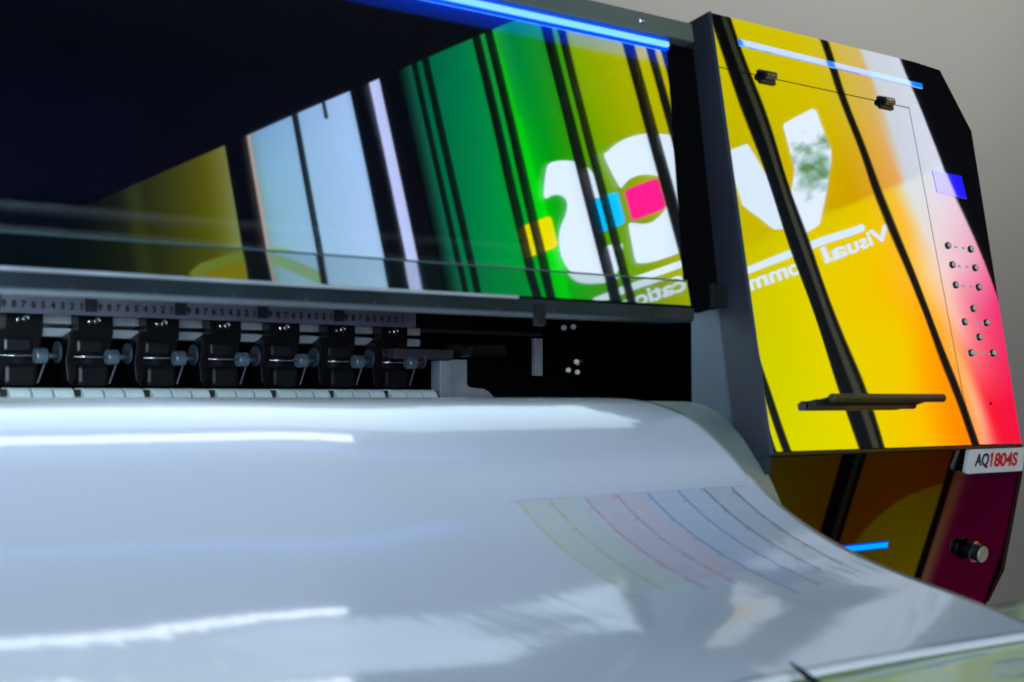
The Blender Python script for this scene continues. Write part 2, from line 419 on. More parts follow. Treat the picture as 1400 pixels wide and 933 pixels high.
# buttons
bt = [(1296,336),(1327,341),(1301,363),(1332,367),(1304,390),(1335,393),(1326,422),(1314,441),(1344,442),(1332,461),(1321,481),(1351,482)]
bxz = [(1.4674,.1834),(1.5136,.1820),(1.4690,.1600),(1.5155,.1590),(1.4680,.1355),(1.5150,.1350),(1.4950,.1080),(1.4720,.0910),(1.5170,.0915),(1.4960,.0735),(1.4730,.0540),(1.5180,.0545)]
for x, z in bxz:
    b_ = lathe('button', PANP.at(x, z, .0002), PANP.n, [(0,.0042),(.0010,.0044),(.0014,.0042)], M['gloss_black'], fp, 24)
    lathe('button_cap', PANP.at(x, z, .0012), PANP.n, [(0,.0033),(.0016,.0032),(.0019,.0026),(.0020,.0010)], M['btn'], b_, 24)
def pfr(pl, x0, z0, off):
    o = pl.at(x0, z0, off)
    return lambda u, v, w: o+Vector((u,0,0))+pl.t*v+pl.n*w
for x, z, w in ((1.4905,.1815,.010),(1.4905,.1580,.009),(1.4905,.1340,.010),(1.4895,.0535,.010)):
    for k in range(2):
        xx = x-.011+.016*k
        slab('legend', PANP, [(xx,z),(xx+.006,z),(xx+.006,z+.0022),(xx,z+.0022)], .0003, M['mark'], fp, off=.0004)
for dx, dz, up in ((0,.0905,1),(0,.0845,-1),(.012,.0905,0)):
    x = 1.4955+dx; z = dz
    tri = [(x-.002,z),(x+.002,z),(x,z+.0035*up)] if up else [(x-.0015,z-.002),(x+.0015,z),(x-.0015,z+.002)]
    if up < 0: tri = tri[::-1]
    slab('legend', PANP, tri, .0003, M['mark'], fp, off=.0004)
lathe('bolt_hole', PANP.at(1.4930,-.0060,.0003), PANP.n, [(0,.0016),(.0004,.0016)], M['deep'], fp, 14)
# name plate
bp = Plane(LOWP.y-.004, LOWP.z, -4)
bx0, bx1, bz0, bz1 = 1.4260, 1.5440, -.0865, -.0585
def rr(x0, x1, z0, z1, r, sh=.004):
    o = []
    for cx, cz, a0 in ((x1-r,z1-r,0),(x0+r+sh,z1-r,90),(x0+r,z0+r,180),(x1-r-sh*.4,z0+r,270)):
        for i in range(6):
            a = math.radians(a0+18*i); o.append((cx+r*math.cos(a), cz+r*math.sin(a)))
    return o
plate = slab('name_plate', bp, rr(bx0,bx1,bz0,bz1,.0035), .005, M['badge'], house, off=.004, bevel=.0010)
text_obj('plate_letters', 'AQ', .024, pfr(bp, 1.4410, -.0808, .0044), M['navy'], plate, width=.0270, fit_h=.0175, bold=.0006, extrude=.0003, shear=.16)
slab('plate_figure', bp, [(1.4722,-.0795),(1.4752,-.0795),(1.4786,-.0625),(1.4762,-.0625),(1.4722,-.0655),(1.4728,-.0680),(1.4748,-.0664)][::-1], .0008, M['red'], plate, off=.0047)
text_obj('plate_figures', '804S', .024, pfr(bp, 1.4800, -.0798, .0044), M['red'], plate, width=.0475, fit_h=.0165, bold=.0007, extrude=.0003, shear=.16)
# lock knob
kc = LOWP.at(1.4720, -.1790, 0); kn = LOWP.n
kb = lathe('key_knob', kc, kn, [(0,.0098),(.0065,.0098),(.007,.0105)], M['gloss_black'], low)
lathe('ring', kc+kn*.007, kn, [(0,.0120),(.0005,.0130),(.0020,.0130),(.0025,.0120)], M['steel'], kb)
lathe('knob_barrel', kc+kn*.0095, kn, [(0,.0096),(.0080,.0096),(.0085,.0090)], M['black'], kb)
lathe('knob_cap', kc+kn*.018, kn, [(0,.0098),(.0012,.0098),(.0020,.0090),(.0014,.0078)], M['cap'], kb)

# ---- platen
PL = [(1.50,-.006),(1.16,-.006),(1.10,-.0062),(1.075,-.0070),(1.045,-.0135),(1.010,-.0330),(.982,-.0620),(.955,-.1030),(.936,-.150),(.93,-.21),(.93,-.35)]
def smooth_profile(pts, n=10):
    out = []
    P_ = [pts[0]]+list(pts)+[pts[-1]]
    for i in range(1, len(P_)-2):
        p0, p1, p2, p3 = P_[i-1:i+3]
        for k in range(n):
            t = k/n
            out.append(tuple(.5*((2*b)+(-a+c)*t+(2*a-5*b+4*c-d)*t*t+(-a+3*b-3*c+d)*t**3) for a, b, c, d in zip(p0, p1, p2, p3)))
    out.append(pts[-1]); return out
pp = smooth_profile(PL, 8)
vs = [(x,y,z) for y,z in pp for x in (-.35,1.0975)]
fs = [(2*i,2*i+1,2*i+3,2*i+2) for i in range(len(pp)-1)]
M['platen'] = pbr('satin_platen', srgb(228,242,220), .38, .0, vary=.12, vscale=14, bump=.00003, bscale=500)  # pale green of the window reflection put into the base colour
platen = mesh_obj('platen', vs, fs, M['platen'], P, smooth=True)
sm = platen.modifiers.new('th', 'SOLIDIFY'); sm.thickness = .003; sm.offset = -1
def on_profile(pr, y):
    for a, b in zip(pr, pr[1:]):
        if b[0] <= y <= a[0] and a[0] != b[0]:
            return a[1]+(b[1]-a[1])*(a[0]-y)/(a[0]-b[0])
    return pr[-1][1]
for y in (1.031, .993, .968, .949):
    z = on_profile(pp, y)
    bm = bmesh.new(); z2 = on_profile(pp, y-.0018)
    add_cyl(bm, (-.35,y,z), (1.0970,y,z), .0014, None, 8); bm_obj('platen_seam', bm, M['steel'], platen)

# ================================================================== printed sheet
MP = [(1.56,.0015),(1.20,.0010),(1.13,.0004),(1.09,-.0012),(1.05,-.0068),(1.003,-.0215),(.958,-.0500),(.925,-.0790),(.885,-.1050),(.845,-.1235),(.800,-.1385),(.750,-.1505),(.700,-.1610),(.64,-.1760),(.56,-.1990)]
mp = smooth_profile(MP, 12)
ML = smooth_profile([(1.56,.0015),(1.20,.0010),(1.13,.0004),(1.09,-.0010),(1.05,-.0045),(1.010,-.0145),(.985,-.0270),(.958,-.0465),(.935,-.0650),(.905,-.0885),(.870,-.1100),(.835,-.1275),(.800,-.1410),(.750,-.1550),(.700,-.1665),(.64,-.1810),(.56,-.2060)], 12)
def mz(x, y):
    z = on_profile(mp, y)
    b = max(0., min(1., (.72-x)/.16)); b = b*b*(3-2*b)
    z = z*(1-b)+on_profile(ML, y)*b
    k = max(0., min(1., (1.0-y)/.15))
    k = k*k*(3-2*k)
    w = .0022*math.sin(5.2*x+9*y)+.0012*noise.noise(Vector((x*5, y*6, 3.1)))
    return z+k*w
def yfront(x): return .621+.004*math.sin(9*x)
M['vinyl'] = None
m, nt, out = newmat('gloss_white_vinyl')
p = N(nt, 'ShaderNodeBsdfPrincipled'); p.inputs['Base Color'].default_value = srgb(232,236,240)
p.inputs['Roughness'].default_value = .32; p.inputs['Coat Weight'].default_value = 1.; p.inputs['Coat Roughness'].default_value = .08; p.inputs['Coat IOR'].default_value = 1.6
tc = N(nt, 'ShaderNodeTexCoord'); mpg = N(nt, 'ShaderNodeMapping'); mpg.inputs['Scale'].default_value = (1, .35, .35)
n1 = N(nt, 'ShaderNodeTexNoise'); n1.inputs['Scale'].default_value = 90; n1.inputs['Detail'].default_value = 2
n2 = N(nt, 'ShaderNodeTexNoise'); n2.inputs['Scale'].default_value = 6; n2.inputs['Detail'].default_value = 1
nt.links.new(tc.outputs['Object'], mpg.inputs[0]); nt.links.new(mpg.outputs[0], n1.inputs['Vector']); nt.links.new(tc.outputs['Object'], n2.inputs['Vector'])
b1 = N(nt, 'ShaderNodeBump'); b1.inputs['Strength'].default_value = 1; b1.inputs['Distance'].default_value = .00017
b2 = N(nt, 'ShaderNodeBump'); b2.inputs['Strength'].default_value = 1; b2.inputs['Distance'].default_value = .0012
nt.links.new(n1.outputs['Fac'], b1.inputs['Height']); nt.links.new(n2.outputs['Fac'], b2.inputs['Height']); nt.links.new(b1.outputs[0], b2.inputs['Normal'])
nt.links.new(b2.outputs[0], p.inputs['Coat Normal'])
nt.links.new(p.outputs[0], out.inputs[0]); M['vinyl'] = m

NX = 150; XS = [-.35+1.38*i/NX for i in range(NX+1)]
YS = [q[0] for q in mp if q[0] > .70]
tail = 26
vs = []; fs = []
rows = len(YS)+tail
for j in range(rows):
    for x in XS:
        if j < len(YS): y = YS[j]
        else: y = .70+(yfront(x)-.70)*(j-len(YS))/(tail-1)
        vs.append((x, y, mz(x, y)))
W_ = NX+1
for j in range(rows-1):
    for i in range(NX): fs.append((j*W_+i, (j+1)*W_+i, (j+1)*W_+i+1, j*W_+i+1))
sheet = mesh_obj('vinyl_sheet', vs, fs, M['vinyl'], smooth=True)
prop(sheet, 'glossy white vinyl sheet with thin colour test lines, draped out of the printer', 'vinyl sheet')
s_ = sheet.modifiers.new('th', 'SOLIDIFY'); s_.thickness = .0006; s_.offset = -1

def strip(name, x0, x1, ya, yb, mat, off=.0002, parent=sheet, nseg=60, jit=0):
    vs = []; fs = []
    for k in range(nseg+1):
        y = ya+(yb-ya)*k/nseg
        for x in (x0, x1): vs.append((x, y, mz(x, y)+off))
    for k in range(nseg): fs.append((2*k, 2*k+2, 2*k+3, 2*k+1))
    return mesh_obj(name, vs, fs, mat, parent, smooth=True)
def inkmat(name, col, a):
    m, nt, out = newmat(name)
    p = N(nt, 'ShaderNodeBsdfPrincipled'); p.inputs['Base Color'].default_value = col; p.inputs['Roughness'].default_value = .35
    t = N(nt, 'ShaderNodeBsdfTransparent'); mx = N(nt, 'ShaderNodeMixShader'); mx.inputs[0].default_value = a
    tc = N(nt, 'ShaderNodeTexCoord'); n = N(nt, 'ShaderNodeTexNoise'); n.inputs['Scale'].default_value = 90
    nt.links.new(tc.outputs['Object'], n.inputs['Vector'])
    mr = N(nt, 'ShaderNodeMapRange'); mr.inputs['From Min'].default_value = .3; mr.inputs['From Max'].default_value = .7
    mr.inputs['To Min'].default_value = a*.6; mr.inputs['To Max'].default_value = a*1.1
    nt.links.new(n.outputs['Fac'], mr.inputs[0]); nt.links.new(mr.outputs[0], mx.inputs[0])
    nt.links.new(t.outputs[0], mx.inputs[1]); nt.links.new(p.outputs[0], mx.inputs[2]); nt.links.new(mx.outputs[0], out.inputs[0])
    return m
inks = [(.734,(205,215,60),.36),(.768,(190,205,70),.42),(.807,(225,80,135),.5),(.844,(225,85,140),.52),(.881,(40,145,210),.75),(.919,(50,145,210),.75),(.953,(60,66,84),.62),(.989,(50,45,60),.7)]
YA = .917
for i, (x, c_, a) in enumerate(inks):
    mt = inkmat('ink_line_%d' % i, srgb(*c_), a)
    yb = (.765,.768,.772,.776,.745,.755,.782,.788)[i]
    strip('printed_line', x-.0011, x+.0011, YA, yb, mt, off=.0004)
    strip('printed_tint', x+.001, x+.034 if i < 7 else x+.030, YA, yb+.02, inkmat('ink_tint_%d' % i, srgb(*c_), .10 if i < 7 else .02), off=.0003)
    # little register ticks
    for k in range(5):
        yy = YA-.028*k-.006*(i % 3)
        if yy > yb: strip('printed_tick', x-.006, x, yy, yy-.0008, mt, off=.0005, nseg=2)
strip('printed_line', .725, 1.012, YA+.0016, YA+.0004, inkmat('ink_header', srgb(90,95,110), .22), off=.0004, nseg=2)
# bright cut rim
vs = []; fs = []
for i, x in enumerate(XS):
    y = yfront(x); z = mz(x, y)
    for dy, dz in ((.0050,.0006),(.0012,.0026),(-.0030,.0008),(-.0042,-.0030)): vs.append((x, y+dy, z+dz))
for i in range(NX):
    for k in range(3): fs.append((i*4+k, i*4+k+1, (i+1)*4+k+1, (i+1)*4+k))
mesh_obj('sheet_edge', vs, fs, M['vinyl'], sheet, smooth=True)

# lower printed sheet
m, nt, out = newmat('yellow_green_print')
p = N(nt, 'ShaderNodeBsdfPrincipled'); p.inputs['Roughness'].default_value = .35; p.inputs['Coat Weight'].default_value = .6; p.inputs['Coat Roughness'].default_value = .1
tc = N(nt, 'ShaderNodeTexCoord'); mpg = N(nt, 'ShaderNodeMapping'); mpg.inputs['Rotation'].default_value = (0,0,math.radians(4.3)); mpg.inputs['Scale'].default_value = (.12,1,1)
nz = N(nt, 'ShaderNodeTexNoise'); nz.inputs['Scale'].default_value = 95; nz.inputs['Detail'].default_value = 3
nt.links.new(tc.outputs['Object'], mpg.inputs[0]); nt.links.new(mpg.outputs[0], nz.inputs['Vector'])
cr = N(nt, 'ShaderNodeValToRGB'); e = cr.color_ramp
e.elements[0].position = .30; e.elements[0].color = srgb(120,165,205)
e.elements[1].position = .72; e.elements[1].color = srgb(250,252,235)
for pos, c_ in ((.37,(185,215,205)),(.43,(225,242,190)),(.52,(245,250,150)),(.60,(215,235,200))):
    q = e.elements.new(pos); q.color = srgb(*c_)
nt.links.new(nz.outputs['Fac'], cr.inputs[0]); nt.links.new(cr.outputs[0], p.inputs['Base Color']); nt.links.new(p.outputs[0], out.inputs[0])
vs = []; fs = []
for j in range(30):
    for i in range(41):
        x = .2+1.15*i/40; y = .74-.5*j/29
        vs.append((x, y, -.1800-.16*max(0,.625-y)+.0015*noise.noise(Vector((x*4,y*5,0)))-.006))
for j in range(29):
    for i in range(40): fs.append((j*41+i, (j+1)*41+i, (j+1)*41+i+1, j*41+i+1))
ls = mesh_obj('printed_sheet', vs, fs, m, smooth=True)
prop(ls, 'yellow green printed sheet with blue streaks under the white sheet edge', 'printed sheet')
s_ = ls.modifiers.new('th', 'SOLIDIFY'); s_.thickness = .0006; s_.offset = -1
# dark tapered wire end
cab = [(.714,.612,-.1697,.0010),(.7135,.603,-.1735,.0026),(.713,.594,-.1775,.0034),(.712,.583,-.1830,.0037),(.712,.565,-.1920,.0037)]
vs = []; fs = []
for x, y, z, r in cab:
    for i in range(12): vs.append((x+r*math.cos(2*PI*i/12), y, z+r*.6*math.sin(2*PI*i/12)))
for k in range(len(cab)-1):
    for i in range(12): fs.append((k*12+i, k*12+(i+1)%12, (k+1)*12+(i+1)%12, (k+1)*12+i))
fs.append(tuple(range(12)))
wire = mesh_obj('cable_tie', vs, fs, M['black'], smooth=True)
prop(wire, 'dark pointed tie end lying on the yellow green print', 'cable tie')

# ================================================================== printed window front (seen in the mirror panels)
PHI = math.radians(60.9); WD = 3.0
D = Vector((math.cos(PHI), math.sin(PHI), 0)); NN = Vector((math.sin(PHI), -math.cos(PHI), 0))
def wp(s, z, off=0.): return D*s+NN*(WD-off)+Vector((0,0,z))   # off = towards the room
E = 1/REFL
def film_mat(name, col=None, s=E):
    m, nt, out = newmat(name)
    e = N(nt, 'ShaderNodeEmission'); e.inputs[1].default_value = s
    if col: e.inputs[0].default_value = col
    else:
        a = N(nt, 'ShaderNodeAttribute'); a.attribute_name = 'film'; nt.links.new(a.outputs['Color'], e.inputs[0])
    nt.links.new(e.outputs[0], out.inputs[0]); return m
ROWS = [  # z, [(s, rgb)...]
 (-1.05, [(.90,(150,150,0)),(1.2,(150,85,0)),(1.30,(165,85,0)),(1.41,(185,105,0)),(1.45,(190,150,130)),(1.475,(135,8,80)),(1.52,(135,8,80)),(1.62,(140,8,80))]),
 (-.55, [(.90,(95,90,0)),(1.2,(125,75,0)),(1.33,(140,72,0)),(1.42,(130,50,10)),(1.46,(150,85,60)),(1.49,(120,6,75)),(1.53,(120,6,75)),(1.62,(130,8,80))]),
 (.20, [(.40,(0,150,30)),(.95,(215,215,0)),(1.18,(225,205,0)),(1.30,(248,185,0)),(1.385,(255,130,0)),(1.415,(255,130,10)),(1.445,(255,170,140)),(1.475,(240,20,50)),(1.62,(225,10,80))]),
 (.45, [(.40,(0,150,30)),(.95,(210,212,0)),(1.15,(228,212,0)),(1.32,(246,190,0)),(1.395,(255,140,0)),(1.42,(255,140,10)),(1.465,(255,180,140)),(1.495,(245,25,50)),(1.62,(235,20,90))]),
 (.70, [(.40,(0,150,35)),(.75,(120,160,0)),(.95,(200,205,0)),(1.15,(225,208,0)),(1.35,(238,200,0)),(1.415,(255,160,0)),(1.46,(255,175,60)),(1.505,(250,185,170)),(1.56,(240,85,125)),(1.62,(235,40,110))]),
 (.85, [(.40,(0,155,40)),(.75,(130,162,0)),(.95,(198,200,0)),(1.15,(224,206,0)),(1.35,(242,190,0)),(1.42,(252,180,40)),(1.465,(248,205,130)),(1.52,(240,208,205)),(1.575,(236,182,198)),(1.62,(238,140,175))]),
 (1.00, [(-1.4,(40,50,0)),(-.7,(95,95,0)),(-.45,(150,180,150)),(-.1,(175,205,235)),(.18,(0,120,70)),(.40,(0,160,50)),(.50,(0,185,10)),(.62,(60,160,20)),(.80,(150,165,0)),(.95,(195,195,0)),(1.15,(222,205,0)),(1.38,(238,195,0)),(1.46,(250,185,60)),(1.51,(228,218,212)),(1.57,(230,212,222)),(1.62,(232,198,218))]),
 (1.13, [(-1.4,(40,50,0)),(-.7,(95,95,0)),(-.45,(150,180,150)),(-.1,(175,205,235)),(.18,(0,118,72)),(.40,(0,150,50)),(.50,(0,185,10)),(.62,(70,155,10)),(.80,(125,145,0)),(.95,(190,185,0)),(1.15,(210,195,0)),(1.38,(225,195,0)),(1.46,(240,190,60)),(1.50,(215,222,220)),(1.62,(220,222,240))]),
 (1.145, [(-1.4,(40,50,0)),(-.7,(95,95,0)),(-.45,(150,180,150)),(-.1,(175,205,235)),(.18,(0,118,72)),(.40,(0,150,50)),(.50,(0,185,10)),(.62,(70,155,10)),(.80,(125,145,0)),(.95,(190,180,0)),(1.15,(205,180,0)),(1.36,(205,155,0)),(1.46,(225,160,70)),(1.495,(228,165,105)),(1.505,(200,205,215)),(1.62,(212,216,235))]),
 (1.45, [(-1.4,(30,42,0)),(-.7,(85,88,0)),(-.45,(128,170,190)),(-.1,(158,190,230)),(.18,(0,102,62)),(.36,(0,136,58)),(.50,(0,180,10)),(.56,(0,150,10)),(.66,(80,150,0)),(.80,(140,158,0)),(.95,(180,175,0)),(1.15,(195,182,0)),(1.36,(205,185,0)),(1.44,(205,180,50)),(1.515,(208,175,105)),(1.522,(198,205,212)),(1.62,(205,212,228))]),
 (1.90, [(-1.4,(15,25,0)),(-1.0,(55,60,10)),(-.7,(78,80,0)),(-.61,(95,95,45)),(-.45,(118,164,192)),(-.1,(152,186,230)),(.18,(0,92,62)),(.36,(0,118,66)),(.47,(20,150,50)),(.53,(0,125,55)),(.66,(30,140,20)),(.72,(130,160,0)),(.80,(145,160,0)),(.95,(185,180,0)),(1.15,(200,190,0)),(1.36,(205,192,10)),(1.44,(208,190,70)),(1.515,(205,190,130)),(1.522,(195,205,212)),(1.62,(200,208,220))]),
 (2.06, [(-1.4,(10,20,0)),(-1.0,(50,58,25)),(-.7,(75,76,0)),(-.61,(95,95,45)),(-.45,(110,150,190)),(-.1,(150,180,228)),(.18,(0,84,58)),(.36,(0,112,64)),(.47,(30,150,60)),(.53,(0,120,60)),(.66,(30,140,20)),(.72,(130,160,0)),(.95,(185,180,0)),(1.15,(200,190,0)),(1.36,(205,192,10)),(1.62,(200,208,220))]),
]
def lerp(a, b, t): return tuple(x+(y-x)*t for x, y in zip(a, b))
def rowcol(st, s):
    if s <= st[0][0]: return st[0][1]
    for (a, ca), (b, cb) in zip(st, st[1:]):
        if s <= b: return lerp(ca, cb, (s-a)/(b-a))
    return st[-1][1]
def film(s, z):
    # a diagonal boundary of the swoosh print
    zz = z
    s = s+.05*max(0, min(1, (1.02-s)/.08))
    for (z0, r0), (z1, r1) in zip(ROWS, ROWS[1:]):
        if zz <= z1:
            t = max(0, (zz-z0)/(z1-z0)); c = lerp(rowcol(r0, s), rowcol(r1, s), t); break
    else: c = rowcol(ROWS[-1][1], s)
    # bright arc of the print near the ground
    if z < -.5:
        d = math.hypot(s-1.66, z+1.05)
        if d < .427 and s > 1.43: c = (c[0]*1.15, c[1]*1.1, c[2]*1.05)
        elif d < .427: c = (min(255, c[0]*1.15), min(255, c[1]*1.75+10), c[2]*.6)
    # bright diagonal swath in the green
    if z > 1.0 and .46 < s < .55+.12*(1.95-z)/1.:
        e = .476+.045*(2.03-z)
        if s < e: c = (c[0]*.6, min(255, c[1]*1.18), c[2]*.4)
    # outdoor view, vertical smear variation
    return c
win = empty('shop_window', tuple(wp(0,-1.05)))
prop(win, 'tall shop window covered in colourful translucent film, mirrored in the lid and end panel', 'window')
win_inv = win.matrix_world.inverted()
def rel(v): return v-win.location
fm = film_mat('translucent_window_film')
def pane(s0, s1, z0, z1, colf=film, ds=.012, dz=.012, off=0., name='film_pane'):
    ns = max(2, int((s1-s0)/ds)); nz_ = max(2, int((z1-z0)/dz))
    vs = []; cols = []; fs = []
    for j in range(nz_+1):
        for i in range(ns+1):
            s = s0+(s1-s0)*i/ns; z = z0+(z1-z0)*j/nz_
            vs.append(rel(wp(s, z, off))); r, g, b = colf(s, z); cols.append(srgb(max(0,r), max(0,g), max(0,b)))
    for j in range(nz_):
        for i in range(ns): fs.append((j*(ns+1)+i, (j+1)*(ns+1)+i, (j+1)*(ns+1)+i+1, j*(ns+1)+i+1))
    o = mesh_obj(name, vs, fs, fm, win)
    ca = o.data.color_attributes.new('film', 'FLOAT_COLOR', 'POINT')
    for k, c in enumerate(cols): ca.data[k].color = c
    return o
ZB, ZT = -1.05, 2.05
ZM = 0.0
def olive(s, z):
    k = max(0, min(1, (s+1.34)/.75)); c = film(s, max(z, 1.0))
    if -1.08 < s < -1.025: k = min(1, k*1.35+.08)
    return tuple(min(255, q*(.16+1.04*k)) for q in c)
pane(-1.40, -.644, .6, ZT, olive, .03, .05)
pane(-.552, -.363, .6, ZT, lambda s, z: (165,145,135) if s < -.541 else film(s, z), .008, .05)
pane(-.340, -.127, .6, ZT, film, .02, .05)
pane(-.051, -.011, .6, ZT, lambda s, z: (178,190,235), .01, .1)
def teal(s, z):
    k = max(0, min(1, (s-.057)/.06)); c = film(s, z); return tuple(q*k for q in c)
pane(.055, .115, .6, ZT, teal, .006, .05)
edges = [(.135,.155),(.180,.345),(.374,.391),(.420,.582),(.616,.632),(.658,.825),(.861,.894),(.920,.937),(.960,1.143),(1.205,1.419),(1.439,1.615)]
for a, b in edges:
    if a > .75: pane(a, b, ZB, -.5, film, .005, .006)
    pane(a, b, -.5 if a > .75 else .3, ZT, film, .01, .0125)
pane(1.84, 2.30, 1.2, 2.15, lambda s, z: (205,214,228), .2, .3)  # unseen panes added to widen the white reflection on the sheet
pane(2.34, 2.90, 1.2, 2.15, lambda s, z: (196,208,226), .2, .3)
# mullions: dark aluminium, deeper than the glass
def bar(s0, s1, z0, z1, depth, mat, name='mullion', back=.02):
    bm = bmesh.new()
    q = [(s0,-back),(s1,-back),(s1,depth),(s0,depth)]
    a = [bm.verts.new(rel(wp(s, z0, o))) for s, o in q]; b = [bm.verts.new(rel(wp(s, z1, o))) for s, o in q]
    for i in range(4): bm.faces.new((a[i], a[(i+1)%4], b[(i+1)%4], b[i]))
    bm.faces.new(a[::-1]); bm.faces.new(b)
    return bm_obj(name, bm, mat, win)
M['mull'] = pbr('black_window_frame', srgb(14,14,16), .5)
M['mull2'] = pbr('lit_frame_face', srgb(150,135,95), .4)  # lit face of the wide mullion, put into a brown colour
for a, b in [(-.644,-.552),(-.363,-.340),(-.127,-.051),(-.011,.055),(.115,.135),(.155,.180),(.345,.374),(.391,.420),(.582,.616),(.632,.658),(.825,.861),(.894,.920),(.937,.960),(1.143,1.205),(1.419,1.439)]:
    bar(a, b, ZB, ZT, .004, M['mull'])
bar(1.178, 1.192, ZB, ZT, .006, M['mull2'], 'mullion_lit_stripe')
bar(-.240, -.228, 1.985, ZT, .006, M['mull'], 'latch')
# logo and lettering cut in the film
white = film_mat('clear_cut_letters', srgb(220,238,255), E*.93)
def shape(name, pts, mat, off=.0015, smooth_n=0):
    if smooth_n:
        P_ = pts; q = []
        n = len(P_)
        for i in range(n):
            p0, p1, p2, p3 = P_[i-1], P_[i], P_[(i+1)%n], P_[(i+2)%n]
            for k in range(smooth_n):
                t = k/smooth_n
                q.append(tuple(.5*((2*b)+(-a+c)*t+(2*a-5*b+4*c-d)*t*t+(-a+3*b-3*c+d)*t**3) for a, b, c, d in zip(p0, p1, p2, p3)))
        pts = q
    return mesh_obj(name, [rel(wp(s, z, off)) for s, z in pts], [tuple(range(len(pts)))], mat, win)
shape('logo_letter', [(1.05,1.444),(1.123,1.443),(1.146,1.30),(1.146,1.135),(1.113,1.149),(1.101,1.167),(1.047,1.263),(1.046,1.334)], white)
m, nt, out = newmat('clear_glass_with_tree_outside')
e = N(nt, 'ShaderNodeEmission'); e.inputs[1].default_value = E*.97
tc = N(nt, 'ShaderNodeTexCoord'); nz = N(nt, 'ShaderNodeTexNoise'); nz.inputs['Scale'].default_value = 26; nz.inputs['Detail'].default_value = 6
nt.links.new(tc.outputs['Object'], nz.inputs['Vector'])
vm = N(nt, 'ShaderNodeVectorMath'); vm.operation = 'DISTANCE'; vm.inputs[1].default_value = rel(wp(1.285,1.285,0))
nt.links.new(tc.outputs['Object'], vm.inputs[0])
mr = N(nt, 'ShaderNodeMapRange'); mr.inputs['From Min'].default_value = .015; mr.inputs['From Max'].default_value = .13; mr.inputs['To Min'].default_value = .34; mr.inputs['To Max'].default_value = -.12
nt.links.new(vm.outputs['Value'], mr.inputs[0])
ad = N(nt, 'ShaderNodeMath'); ad.operation = 'ADD'; nt.links.new(nz.outputs['Fac'], ad.inputs[0]); nt.links.new(mr.outputs[0], ad.inputs[1])
cr = N(nt, 'ShaderNodeValToRGB'); cr.color_ramp.elements[0].position = .50; cr.color_ramp.elements[0].color = srgb(226,238,252)
cr.color_ramp.elements[1].position = .86; cr.color_ramp.elements[1].color = srgb(96,140,84)
q = cr.color_ramp.elements.new(.66); q.color = srgb(165,195,190)
nt.links.new(ad.outputs[0], cr.inputs[0]); nt.links.new(cr.outputs[0], e.inputs[0]); nt.links.new(e.outputs[0], out.inputs[0])
tree_glass = m
shape('logo_letter', [(1.240,1.448),(1.245,1.456),(1.338,1.463),(1.346,1.455),(1.346,1.312),(1.334,1.278),(1.247,1.112),(1.236,1.105),(1.196,1.098),(1.1955,1.14),(1.1975,1.233),(1.212,1.251),(1.234,1.302)], m)
shape('logo_letter', [(0.6787,1.4730),(0.6946,1.4880),(0.7263,1.5010),(0.7659,1.5060),(0.8086,1.5010),(0.8512,1.4860),(0.9057,1.4530),(0.9305,1.3980),(0.9355,1.2980),(0.9305,1.1980),(0.8958,1.1280),(0.8562,1.1000),(0.8234,1.0950),(0.7838,1.0940),(0.7352,1.0970),(0.7015,1.1060),(0.6886,1.1200),(0.6916,1.1780),(0.6975,1.2360),(0.7134,1.2360),(0.7431,1.2220),(0.7729,1.2190),(0.8076,1.2340),(0.8294,1.2600),(0.8344,1.3090),(0.8264,1.3440),(0.8016,1.3640),(0.7699,1.3750),(0.7382,1.3750),(0.7164,1.3640),(0.6995,1.3650)], white, smooth_n=4)
shape('logo_letter', [(0.4943,1.5200),(0.5369,1.5170),(0.5776,1.4980),(0.6132,1.4680),(0.6301,1.4330),(0.6341,1.3880),(0.6321,1.3500),(0.6162,1.3570),(0.6033,1.3600),(0.6033,1.2980),(0.6043,1.2410),(0.6063,1.2010),(0.6321,1.1940),(0.6598,1.1880),(0.6579,1.1640),(0.6400,1.1260),(0.6172,1.0980),(0.5756,1.1020),(0.5141,1.1260),(0.4824,1.1580),(0.4665,1.2080),(0.4695,1.2660),(0.4853,1.3060),(0.5131,1.3430),(0.5250,1.3750),(0.5161,1.4000),(0.4982,1.4130),(0.4794,1.4160),(0.4625,1.4140),(0.4566,1.4280),(0.4725,1.4780)], white, smooth_n=4)
def rsq(s0, s1, z0, z1, r=.014):
    o = []
    for cx, cz, a0 in ((s1-r,z1-r,0),(s0+r,z1-r,90),(s0+r,z0+r,180),(s1-r,z0+r,270)):
        for i in range(7):
            a = math.radians(a0+15*i); o.append((cx+r*math.cos(a), cz+r*math.sin(a)))
    return o
shape('logo_square', rsq(0.7114,0.8225,1.2430,1.3470), film_mat('pink_film', srgb(245,28,135)), .0025)
shape('logo_square', rsq(0.5845,0.6906,1.2430,1.3530), film_mat('cyan_film', srgb(0,190,250)), .0025)
shape('logo_square', rsq(0.3624,0.4645,1.2480,1.3550), film_mat('yellow_film', srgb(225,215,0)), .0025)
shape('disc_print', [(-.86,1.645),(-.79,1.640),(-.713,1.639),(-.65,1.636),(-.65,1.42),(-.72,1.40),(-.79,1.44),(-.84,1.52)][::-1], film_mat('olive_disc', srgb(128,118,6)), off=.0010)
shape('swoosh_print', [(-0.868,1.674),(-0.812,1.688),(-0.706,1.677),(-0.65,1.665),(-0.65,1.637),(-0.713,1.640),(-0.79,1.641),(-0.851,1.646)][::-1], film_mat('olive_swoosh', srgb(112,126,40)))
shape('swoosh_print', [(-.545,1.630),(-0.468,1.584),(-0.38,1.511),(-.363,1.49),(-.363,1.44),(-0.439,1.506),(-0.515,1.568),(-.545,1.585)][::-1], film_mat('green_swoosh', srgb(125,158,120)))
